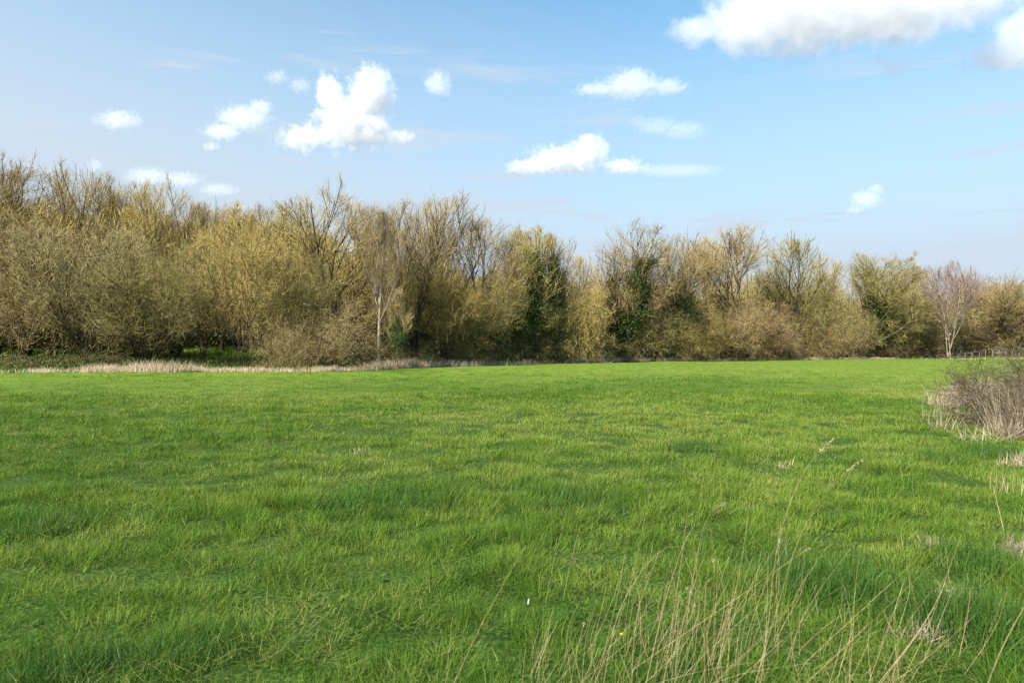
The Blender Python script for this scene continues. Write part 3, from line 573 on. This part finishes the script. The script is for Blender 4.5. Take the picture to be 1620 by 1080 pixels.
# ---------------------------------------------------------------- clouds
def cloud(blobs, label, dens=0.042, H=600, amp=.62, fl=2.0, thr=.08, seed=0, soft=2.0, yr=.8):
    D = H*PXF/(HY-max(b[1]+b[3] for b in blobs)); s = D/PXF
    pts = [((b[0]-CX)*s, D, EYE+(HY-b[1])*s, b[2]*s*1.14, b[3]*s*1.15) for b in blobs]
    c = np.array([(p[0], p[1], p[2]) for p in pts]).mean(0); R = float(np.mean([p[4] for p in pts]))
    dy = lambda p: max(p[3]*.55, p[4])*yr
    lo = np.array([[p[0]-p[3]*1.4, D-1.4*dy(p), p[2]-p[4]*1.4] for p in pts]).min(0)-c
    hi = np.array([[p[0]+p[3]*1.4, D+1.4*dy(p), p[2]+p[4]*1.4] for p in pts]).max(0)-c
    v = [(x, y, z) for x in (lo[0], hi[0]) for y in (lo[1], hi[1]) for z in (lo[2], hi[2])]
    f = [(0, 1, 3, 2), (4, 6, 7, 5), (0, 4, 5, 1), (2, 3, 7, 6), (0, 2, 6, 4), (1, 5, 7, 3)]
    me = bpy.data.meshes.new('cloud'); me.from_pydata(v, [], f); o = bpy.data.objects.new('cloud', me); COL.objects.link(o); o.location = c
    tag(o, label, 'cloud', 'white clouds in the sky')
    m = bpy.data.materials.new('cloud'); m.use_nodes = True; n = m.node_tree.nodes; l = m.node_tree.links; n.clear()
    out = n.new('ShaderNodeOutputMaterial'); tc = n.new('ShaderNodeTexCoord')
    def M(op, a, b=None, c_=None, clamp=False):
        x = n.new('ShaderNodeMath'); x.operation = op; x.use_clamp = clamp
        for i, q in enumerate((a, b, c_)):
            if q is None: continue
            if isinstance(q, (int, float)): x.inputs[i].default_value = q
            else: l.new(q, x.inputs[i])
        return x.outputs[0]
    def V(op, a, b):
        x = n.new('ShaderNodeVectorMath'); x.operation = op; l.new(a, x.inputs[0]); x.inputs[1].default_value = b; return x
    F = None
    for p in pts:
        a = V('SUBTRACT', tc.outputs['Object'], (p[0]-c[0], p[1]-c[1], p[2]-c[2])); d = V('MULTIPLY', a.outputs[0], (1/p[3], 1/dy(p), 1/p[4]))
        ln = n.new('ShaderNodeVectorMath'); ln.operation = 'LENGTH'; l.new(d.outputs[0], ln.inputs[0])
        q = M('SUBTRACT', 1.0, ln.outputs['Value']); F = q if F is None else M('SMOOTH_MAX', F, q, .15)
    nz = n.new('ShaderNodeTexNoise'); nz.inputs['Scale'].default_value = fl/R; nz.inputs['Detail'].default_value = 8; nz.inputs['Roughness'].default_value = .66
    mp = V('ADD', tc.outputs['Object'], (seed*1000., seed*517., 0)); l.new(mp.outputs[0], nz.inputs['Vector'])
    e = M('MULTIPLY_ADD', M('SUBTRACT', nz.outputs[0], .5), amp*4, F)
    den = M('MULTIPLY', M('MULTIPLY', M('SUBTRACT', e, thr), soft, clamp=True), dens)
    pv = n.new('ShaderNodeVolumePrincipled'); pv.inputs['Color'].default_value = (.97, .97, .973, 1); pv.inputs['Anisotropy'].default_value = .25; l.new(den, pv.inputs['Density']); l.new(pv.outputs[0], out.inputs['Volume'])
    me.materials.append(m)
cloud([(588,150,34,42),(545,195,42,42),(485,218,42,22),(585,205,34,30),(522,150,22,30),(630,218,26,12)], 'large towering white cloud left of centre with a notch in its top', seed=1)
cloud([(385,187,42,20),(352,208,32,14),(412,170,18,14),(335,232,14,8)], 'slanting white cloud left of the large towering one', seed=2, dens=.026)
cloud([(438,122,20,11),(475,136,18,12)], 'small ragged cloudlet above and left of the towering cloud', seed=3, dens=.02, thr=.05)
cloud([(188,190,36,15)], 'small flat-based cloud alone at the far left', seed=4, dens=.022)
cloud([(692,132,22,20),(698,142,16,12)], 'small compact cloud right of the towering one', seed=5, dens=.03)
cloud([(895,254,62,22),(932,240,30,28),(845,264,44,12),(985,264,38,12)], 'bright flat-based cloud above the middle of the tree line', seed=6)
cloud([(1000,135,52,22),(945,142,38,11),(1055,138,34,14),(1005,120,26,14)], 'flat white cloud high in the middle of the sky', seed=7, dens=.028)
cloud([(1040,200,36,14),(1080,206,38,14),(1010,192,16,9)], 'faint thin cloud below the high middle one', seed=8, dens=.010, thr=.0)
cloud([(1185,36,78,52),(1270,14,110,74),(1400,8,130,66),(1105,50,50,24),(1520,-4,90,46)], 'very large white cloud with grey base at the top right', seed=9, dens=.028, amp=.44, yr=.85)
cloud([(1585,90,62,26),(1615,62,46,40),(1655,60,70,54)], 'grey-sided cloud cut by the right edge', seed=10, dens=.024, yr=.8)
cloud([(1415,108,26,16),(1395,98,22,10),(1438,98,12,12)], 'small torn cloud below the very large one', seed=11, dens=.012, thr=0)
cloud([(1370,315,26,16),(1385,300,13,10),(1352,332,14,8)], 'small slanting cloud low above the right trees', seed=12, dens=.016)
cloud([(1070,270,70,7)], 'thin flat streak of cloud right of the bright flat-based one', seed=13, dens=.008, thr=0)
cloud([(235,280,36,14),(285,284,34,12),(345,300,30,10),(150,262,12,10)], 'low cloud bank peeping over the left trees', seed=14, dens=.010, thr=0)

# ---------------------------------------------------------------- rail fence beyond the field
def fence():
    r = np.random.default_rng(4)
    P = [(1352, 566.5, 106), (1395, 563.5, 105), (1440, 563, 104), (1500, 561.2, 103), (1540, 557.5, 102), (1562, 553.8, 100), (1590, 553.4, 99), (1616, 556, 97), (1660, 557, 95), (1720, 556, 92)]
    ax = np.array(P, float)
    W = lambda px: ((px-CX)/PXF*np.interp(px, ax[:, 0], ax[:, 2]), np.interp(px, ax[:, 0], ax[:, 2]), EYE+(HY-np.interp(px, ax[:, 0], ax[:, 1]))/PXF*np.interp(px, ax[:, 0], ax[:, 2]))
    o = empty('rail_fence', (*W(1500)[:2], 0)); tag(o, 'dark wooden post and rail fence climbing gently along the far right field edge', 'fence')
    ox, oy = o.location.x, o.location.y
    M_rail = mat('weathered_rail', [(.03, .025, .02), (.06, .05, .04), (.09, .08, .06)], scale=3, objvar=0)
    M_post = mat('weathered_post', [(.10, .08, .055), (.18, .15, .11), (.28, .24, .18)], scale=.08, objvar=0, coord='World')
    for hgt, th in ((0.0, .10), (-.48, .035)):
        pts = np.array([[*W(p)] for p in np.linspace(1352, 1720, 60)]) - np.array([ox, oy, 0]); pts[:, 2] += hgt + r.normal(0, .01, 60)
        g = Geo(); tubes(g, pts[None], np.full((1, 60), th), 6); g.obj('rail', [M_rail], o)
    px = 1352.0
    while px < 1718:
        x, y, z = W(px); zb = z_at(x, y)-.2; h_ = max(z+.06-zb, .8); b = z+.06-h_
        g = Geo(); tw = .055; a = r.normal(0, .02, 2)
        pts = np.array([[x-ox, y-oy-.07, b], [x-ox+a[0]*.5, y-oy-.07, b+h_*.5], [x-ox+a[0], y-oy-.07, z+.06], [x-ox+a[0], y-oy-.07, z+.075]])
        tubes(g, pts[None], np.array([[tw, tw*.95, tw*.92, .01]])*1.15, 5); g.obj('post', [M_post], o); px += 10.6*r.uniform(.9, 1.1)
fence()

# ---------------------------------------------------------------- near right thorn bush and dead stems
tree('thorn_bush', 'thorn', 1650, 13.2, 543, 270, 'dark', 'tangled dark thorn bush with few green sprouts, cut by the right edge', 'bush', 'near hedge plants at the right', bark=M_bark_dark, fleck=M_grass, rz=.8, trunk_name='stems', crown_name='twigs')
tree('thorn_bush', 'thorn', 1592, 14.5, 562, 190, 'dark', 'smaller leggy thorn bush reaching left over the pink dead grass', 'bush', 'near hedge plants at the right', bark=M_bark_dark, fleck=M_grass, rz=2.8, trunk_name='stems', crown_name='twigs')
tree('bramble_bush', 'thorn', 1700, 11.8, 600, 190, 'dark', 'bare tangled bramble spilling from the right frame edge', 'bush', 'near hedge plants at the right', bark=M_bark_dark, fleck=M_tanleaf, rz=.3, trunk_name='stems', crown_name='twigs')
M_pink = mat('dead_pink_grass', [(.28, .19, .12), (.42, .31, .21), (.54, .42, .30)], scale=3, trans=.15, objvar=.06, attr=[(.26, .17, .11), (.50, .38, .27), (.66, .53, .41)])
M_stem = mat('dead_stem', [(.12, .09, .055), (.25, .20, .13), (.42, .35, .25)], scale=5, rough=.7, objvar=.15, attr=[(.18, .12, .08), (.40, .32, .21), (.60, .50, .36)])
def clump(name, px, py, wpx, hgt, n, label, cat, m, thick=.006, lean=.35, dirx=0.0, depth=.5, spread=None, seed=0, curve=.5, group='clumps of dead grass and stems'):
    r = np.random.default_rng(seed+500); Y = EYE*PXF/(py-HY); X = (px-CX)/PXF*Y; Wd = wpx/PXF*Y
    x = X + r.normal(0, Wd*.28, n); y = Y + r.normal(0, Wd*.28*depth, n); z = height(x, y)-.02
    o = bpy.data.objects.new; g = Geo(); az = r.random(n)*6.28; ln = np.abs(r.normal(lean, lean*.6, n))
    vx = np.cos(az)*ln + dirx; vy = np.sin(az)*ln; az = np.arctan2(vy, vx); ln = np.clip(np.hypot(vx, vy), 0, 1.5)
    Ln = hgt*(.35+.75*r.random(n)); wd = thick*(.5+r.random(n))
    z0 = z_at(X, Y); blades(x-X, y-Y, z-z0, Ln, wd, az, ln, r.normal(0, curve, n), r.random(n)*3.14, 3, r.random(n), g)
    ob = g.obj(name, [m], attr=True); ob.location = (X, Y, z0); tag(ob, label, cat, group); return ob
clump('dead_grass_clump', 1550, 634, 85, .85, 2400, 'rounded pinkish mound of dead grass in front of the thorn bush', 'dead grass', M_pink, .005, .45, -.1, seed=1)
clump('dead_grass_clump', 1520, 640, 90, .62, 900, 'low pale dead grass left of the rounded pinkish mound', 'dead grass', M_pink, .0045, .35, seed=2)
clump('dead_grass_clump', 1610, 640, 80, 1.2, 900, 'dead grass mixed into the right-edge thorn bush', 'dead grass', M_stem, .0045, .3, seed=3)
clump('dead_stem_clump', 1575, 668, 95, 1.05, 420, 'tall tangle of grey dead stems below the pinkish mound', 'dead stems', M_stem, .0065, .25, .1, seed=4, curve=.3)
clump('dead_stem_clump', 1612, 684, 80, 1.15, 420, 'leaning grey dead stems cut by the right frame edge', 'dead stems', M_stem, .0065, .3, -.2, seed=5, curve=.3)
clump('dead_stem_clump', 1502, 660, 70, .65, 160, 'sparse upright dead stems at the left end of the near hedge', 'dead stems', M_stem, .006, .2, seed=6, curve=.25)
clump('dead_stem_clump', 1488, 680, 45, .40, 70, 'short spiky dead stems standing out in the grass left of the hedge', 'dead stems', M_stem, .009, .5, seed=7, curve=.25)
clump('dead_stem_clump', 1535, 698, 60, .55, 60, 'fallen pale dead blades lying in grass below the hedge', 'dead stems', M_pink, .007, 1.0, seed=8, curve=.5)
clump('dead_grass_clump', 1597, 690, 60, .6, 320, 'flattened straw pile at the foot of the right edge stems', 'dead grass', M_stem, .006, 1.0, seed=9, curve=.5)
clump('dead_grass_clump', 1615, 742, 50, .26, 200, 'brown dead tuft by the right edge, above the darker hollow', 'dead grass', M_stem, .006, .6, seed=10)
clump('dead_stem_clump', 1597, 790, 50, .32, 16, 'few thin upright straw stems by the right edge', 'dead stems', M_stem, .006, .15, seed=11)
clump('dead_grass_clump', 1618, 880, 50, .24, 300, 'dark brown hollow tuft cut by the right edge', 'dead grass', M_stem, .005, .8, seed=12)
clump('dead_grass_clump', 1468, 1010, 70, .16, 260, 'matted brown dead tuft under the crossed straw stems at bottom right', 'dead grass', M_stem, .004, .9, seed=13)
clump('dead_grass_clump', 1508, 955, 45, .16, 170, 'pale straw tuft above the matted brown one at bottom right', 'dead grass', M_pink, .004, .7, seed=14)
clump('dead_grass_clump', 1470, 870, 40, .16, 90, 'small brown dead tuft half hidden in tall green grass', 'dead grass', M_stem, .004, .5, seed=15)
clump('dead_grass_clump', 1240, 742, 24, .18, 60, 'tiny straw wisp in mid field below the tallest seed head', 'dead grass', M_pink, .006, 1.1, seed=16)
clump('dead_grass_clump', 575, 716, 40, .16, 110, 'pale straw patch in mid field left of centre', 'dead grass', M_pink, .006, 1.1, seed=17)

# green tussocks that stand out from the meadow
def tussock(px, py, wpx, hgt, n, label, seed, dirx=.3):
    o = clump('grass_tussock', px, py, wpx, hgt*.82, int(n*.8), label, 'tussock', M_lush, .0035+.0002*EYE*PXF/(py-HY), .62, dirx*1.2, depth=1.2, seed=seed, curve=1.2, group='green tussocks in the meadow')
M_lush = mat('lush_grass', [(.035, .10, .014), (.06, .14, .018), (.10, .18, .022)], scale=4, rough=.45, trans=.35, objvar=.08, spec=.3, attr=[(.03, .085, .014), (.065, .15, .018), (.13, .20, .03)])
tussock(1535, 1000, 150, .36, 3600, 'large dark green tussock beside the matted brown tuft at bottom right', 31, .2)
tussock(1545, 900, 120, .30, 2400, 'dark green tussock above the large one at lower right', 32)
tussock(1300, 930, 170, .30, 4200, 'wide dark green tussock behind the dense dry stalks', 33, .35)
tussock(900, 800, 190, .30, 4200, 'long dark tussock in the middle of the field right of centre', 34, .3)
tussock(590, 800, 160, .32, 4200, 'windswept deep green tussock leaning right, left of centre', 35, .6)
tussock(680, 790, 110, .30, 2600, 'second windswept tussock just right of the deep green one', 36, .6)
tussock(60, 840, 120, .26, 2400, 'dark tussock near the left edge of the field', 37, .3)
tussock(280, 1050, 160, .24, 3000, 'spiky tussock at the bottom left of the field', 38, .3)
tussock(90, 1075, 150, .26, 3000, 'dark tussock in the bottom left corner', 39, .1)
tussock(1090, 715, 70, .30, 1500, 'small dark tussock in the mid field right of centre', 40)
tussock(1580, 725, 120, .36, 2600, 'green tussock below the dead stems at right', 41)
tussock(1495, 735, 80, .3, 1300, 'green tussock below the fallen pale blades', 42)

# ---------------------------------------------------------------- dry stalks in the foreground
def stalk(pts, label, rad=.0022, head=0.0, Y0=None, dY=.15, group=None, seed=0, m=None):
    rad *= .52
    """pts: picture points from base to tip; the base stands on the ground, the stalk leans away by dY"""
    r = np.random.default_rng(seed+900); P = np.array(pts, float)
    if Y0 is None:
        if P[0, 1] > 1060: Y0 = 2.85 + .25*r.random()
        else: Y0 = EYE*PXF/(P[0, 1]-HY)
    yb = HY + EYE*PXF/Y0
    if yb > P[0, 1]:
        d = P[0]-P[1]; P = np.concatenate([[P[0] + d/max(abs(d[1]), 1)*(yb-P[0, 1])], P])
    s = np.concatenate([[0], np.cumsum(np.linalg.norm(np.diff(P, axis=0), axis=1))]); s /= s[-1]
    t = np.linspace(0, 1, 15); Q = np.stack([np.interp(t, s, P[:, 0]), np.interp(t, s, P[:, 1])], 1)
    for _ in range(2): Q[1:-1] = (Q[:-2]+2*Q[1:-1]+Q[2:])/4
    Yt = Y0 + dY*t; W = np.stack([(Q[:, 0]-CX)/PXF*Yt, Yt, EYE+(HY-Q[:, 1])/PXF*Yt], 1)
    zg = z_at(W[0, 0], W[0, 1]); base = np.array([W[0, 0], W[0, 1], zg]); W[0, 2] = zg-.01
    W = W - base; g = Geo(); tubes(g, W[None], (rad*(1-.62*t))[None], 5)
    o = empty('dry_stalk', tuple(base)); tag(o, label, 'dry stalk', group); mm = m or M_stalk
    nd = Geo()
    for k in (4, 8):      # swollen joints with a short sheath
        tubes(nd, np.array([[W[k]-(W[k+1]-W[k])*.12, W[k], W[k]+(W[k+1]-W[k])*.12]]), np.array([[rad*.75, rad*1.25, rad*.7]]), 5)
    g.V += [v for v in nd.V]; g.A += nd.A
    for q in (3, 4):
        for F, M_ in zip(nd.F[q], nd.M[q]): g.F[q].append(F+g.n); g.M[q].append(M_)
    g.n += nd.n
    g.obj('stem', [mm], o, attr=True)
    if head:
        h = Geo(); n = int(70*head/.1); u = r.random(n)*head; d = norm((W[-1]-W[-2])[None])[0]
        p = W[-1] - d*(u*.9)[:, None] + np.array([1, 0, -.5])*((head*.9-u)*.0)[:, None] + r.normal(0, .0022, (n, 3))*(1+1.2*np.sin(u/head*3.1))[:, None]
        leaves(h, p, .010, r, 0, asp=.3); h.obj('seed_head', [M_head], o, attr=True)
    return o
M_stalk = mat('dry_stalk', [(.26, .17, .08), (.38, .28, .15), (.50, .40, .25)], scale=9, rough=.6, objvar=.18)
M_head = mat('seed_head', [(.25, .17, .11), (.38, .28, .19), (.48, .38, .28)], scale=30, rough=.9, objvar=.1)
ST = [
 ([(718,1080),(760,990),(795,925),(832,862)], 'single pale stalk leaning right, far left of the dry stalks', .0023, 0, {}),
 ([(705,1080),(713,1000),(716,975)], 'short brown stalk just left of the lone pale leaning one', .0016, 0, {}),
 ([(1195,1080),(1214,1020),(1222,907),(1237,822),(1268,748),(1296,700),(1318,694)], 'tallest stalk, its nodding seed head reaching highest of all', .0024, .10, {}),
 ([(1200,1060),(1222,987),(1262,850),(1302,782),(1342,740),(1363,727)], 'tall stalk with drooping seed head right of the tallest one', .0022, .11, {}),
 ([(955,1080),(973,975),(995,930),(1041,867),(1069,851),(1084,856),(1094,872)], 'stalk bent over in a wide arch', .0019, 0, {}),
 ([(1022,1080),(1052,947),(1086,845),(1100,828)], 'pale stout stalk ending at mid height in the centre of the stalks', .0028, 0, {}),
 ([(1050,1080),(1063,987),(1080,870),(1090,790)], 'thin straight stalk rising beside the pale stout one', .0019, 0, {}),
 ([(1132,1080),(1146,998),(1171,907),(1186,794)], 'thin plain stalk right of the hooked seed head, slightly right leaning', .0021, 0, {}),
 ([(1085,990),(1098,907),(1112,830),(1126,803),(1147,795)], 'slim stalk whose small seed head bends right like a hook', .0016, .05, {}),
 ([(985,1020),(998,924),(1020,820),(1038,737)], 'faint brown stalk left of the arched one', .0016, 0, {}),
 ([(862,960),(873,900),(896,811),(911,738)], 'faint upright brown stalk, leftmost of the tall ones', .0016, 0, {}),
 ([(890,950),(904,885),(917,835),(922,805)], 'short faint stalk standing beside the leftmost tall one', .0016, 0, {}),
 ([(1374,1080),(1404,998),(1420,950),(1432,912)], 'straw stalk leaning right between the dense group and the crossed stems', .0021, 0, {}),
 ([(1390,1080),(1455,998),(1480,955),(1495,922)], 'thick straw stalk crossing the matted brown tuft', .0030, 0, {}),
 ([(1394,1080),(1448,1008),(1478,960)], 'second thick straw stalk lying against the crossing one', .0026, 0, {}),
 ([(1425,1080),(1461,1010),(1490,935),(1506,885),(1521,845)], 'longest of the crossed straw stalks at bottom right', .0026, 0, {}),
 ([(1590,848),(1580,805),(1571,768)], 'broken pale stick leaning left near the right edge', .0075, 0, {'dY': .05}),
 ([(1563,1080),(1585,1020),(1620,960)], 'blurred brown stalk crossing the bottom right corner', .0038, 0, {'Y0': 2.2}),
 ([(1343,1080),(1350,998),(1352,930),(1361,870)], 'upright pale stalk right of the dense group', .0019, 0, {}),
 ([(1225,1010),(1233,918),(1232,860),(1230,790)], 'slim upright stalk behind the tallest one', .0014, 0, {}),
 ([(1040,1080),(1100,1062),(1150,1052),(1204,1046)], 'low stalk lying almost flat across the bottom of the dense group', .0021, 0, {'Y0': 3.0}),
 ([(1130,1080),(1170,1064),(1225,1056),(1291,1047)], 'second nearly flat stalk, further right at the very bottom', .0020, 0, {'Y0': 3.0}),
 ([(1262,1030),(1300,995),(1325,975),(1349,966)], 'pale blade-like stalk curving right beside the dark tussock', .0026, 0, {}),
 ([(1378,1080),(1372,1010),(1373,1000),(1392,998)], 'snapped stalk with its top folded sideways', .0023, 0, {}),
 ([(1420,1000),(1440,935),(1437,905),(1434,890)], 'short stalk leaning left above the matted tuft', .0022, 0, {}),
 ([(1465,1005),(1445,940),(1437,900)], 'straight short stalk leaning left, crossing its neighbour', .0022, 0, {}),
 ([(1504,945),(1500,900),(1497,865)], 'thin upright stalk at the pale straw tuft', .0020, 0, {}),
 ([(1526,960),(1530,925),(1532,900)], 'short pale stalk right of the pale straw tuft', .0020, 0, {}),
 ([(1550,960),(1551,925),(1551,897)], 'lone short upright stalk furthest right of the straw tuft', .0019, 0, {}),
 ([(850,1080),(858,1020),(868,985),(876,960)], 'brown stalk at the front of the left stalk cluster', .0028, 0, {}),
 ([(826,1080),(829,1050),(832,1024)], 'cut pale stub at the bottom, left of the brown clustered stalks', .0026, 0, {}),
 ([(862,1080),(880,1050),(904,1024)], 'short bent stalk at the bottom of the left cluster', .0024, 0, {}),
]
for i, (p, lab, rd, hd, kw) in enumerate(ST): stalk(p, lab, rd, hd, seed=i, **kw)
rs = np.random.default_rng(8)
for i in range(150):
    if i < 105: bx = rs.normal(1105, 100); top = rs.uniform(850, 1010)
    elif i < 120: bx = rs.normal(865, 22); top = rs.uniform(960, 1040)
    elif i < 128: bx = rs.uniform(900, 1000); top = rs.uniform(930, 1030)
    else: bx = rs.uniform(1290, 1580); top = rs.uniform(900, 1040)
    by = rs.uniform(1010, 1110); by = max(by, top+70); ln = rs.normal(.22, .2)*(by-top)
    if rs.random() < .15: ln = abs(ln) + .9*(by-top)
    cv = rs.normal(0, .06)*(by-top)
    grp = ('thin straw stalk in the dense crowd of dry stalks at bottom centre right', 'dense crowd of dry stalks') if i < 105 else ('short brown stalk clustered at the bottom left of the dry stalks', 'left cluster of dry stalks') if i < 120 else \
          ('sparse thin stalk between the left cluster and the dense crowd', 'sparse stalks between clusters') if i < 128 else ('thin straw stalk scattered in green grass at bottom right', 'scattered stalks at bottom right')
    kn = rs.normal(0, .05 if rs.random() < .3 else .012)*(by-top)
    stalk([(bx, by), (bx+ln*.3+cv*.7, by*.7+top*.3), (bx+ln*.62+cv+kn, by*.38+top*.62), (bx+ln, top)], grp[0], rs.uniform(.0012, .0023), .025 if rs.random() < .05 else 0, Y0=EYE*PXF/(by-HY) if by < 1079 else 2.85+.2*rs.random(), group=grp[1], seed=100+i, dY=rs.uniform(-.1, .3))

# white feather and a small yellow flower in the grass
def small():
    Y = EYE*PXF/(958-HY)-.12; X = (835-CX)/PXF*Y; z = EYE+(HY-956)/PXF*Y
    n = 9; t = np.linspace(0, 1, n); wv = .0035*np.sin(t*math.pi)**.6+.0005
    c = np.stack([.006*t, .01*t**2, t*.035], 1); a = c-np.stack([wv, 0*t, 0*t], 1); b = c+np.stack([wv, .004*np.sin(t*3), 0*t], 1)
    V = np.stack([a, b], 1).reshape(-1, 3); V2 = V+np.array([0, .0012, 0]); i = np.arange(n-1)*2
    g = Geo(); g.add(V, np.stack([i, i+1, i+3, i+2], 1)); g.add(V2, np.stack([i+2, i+3, i+1, i], 1))
    o = g.obj('feather', [mat('white_feather', [(.7, .7, .68), (.82, .82, .8)], objvar=0)]); o.location = (X, Y, z); tag(o, 'small white feather stuck upright in the foreground grass', 'feather')
    Y = EYE*PXF/(1030-HY); X = (983-CX)/PXF*Y; z = EYE+(HY-1003)/PXF*Y; zg = z_at(X, Y)
    e = empty('yellow_flower', (X, Y, zg)); tag(e, 'tiny yellow flower head among the dry stalks', 'flower')
    g = Geo(); tubes(g, np.array([[[0, 0, 0], [.004, 0, (z-zg)*.5], [0, 0, z-zg]]]), np.full((1, 3), .0014), 5); g.obj('stem', [M_lush], e)
    g = Geo(); k = 18; th = np.arange(k)/k*6.283
    for q, (rr, hh) in enumerate(((.011, .002), (.007, .005))):
        for a in th+q*.2:
            d = np.array([math.cos(a), math.sin(a), 0]); s = np.array([-math.sin(a), math.cos(a), 0]); c0 = np.array([0, 0, z-zg])
            g.add([c0, c0+d*rr*.6+s*.0015+[0, 0, hh], c0+d*rr+[0, 0, hh*1.4], c0+d*rr*.6-s*.0015+[0, 0, hh]], [[0, 1, 2, 3]])
    g.obj('petals', [mat('yellow_petals', [(.7, .5, .02), (.8, .62, .04)], objvar=0)], e)
small()
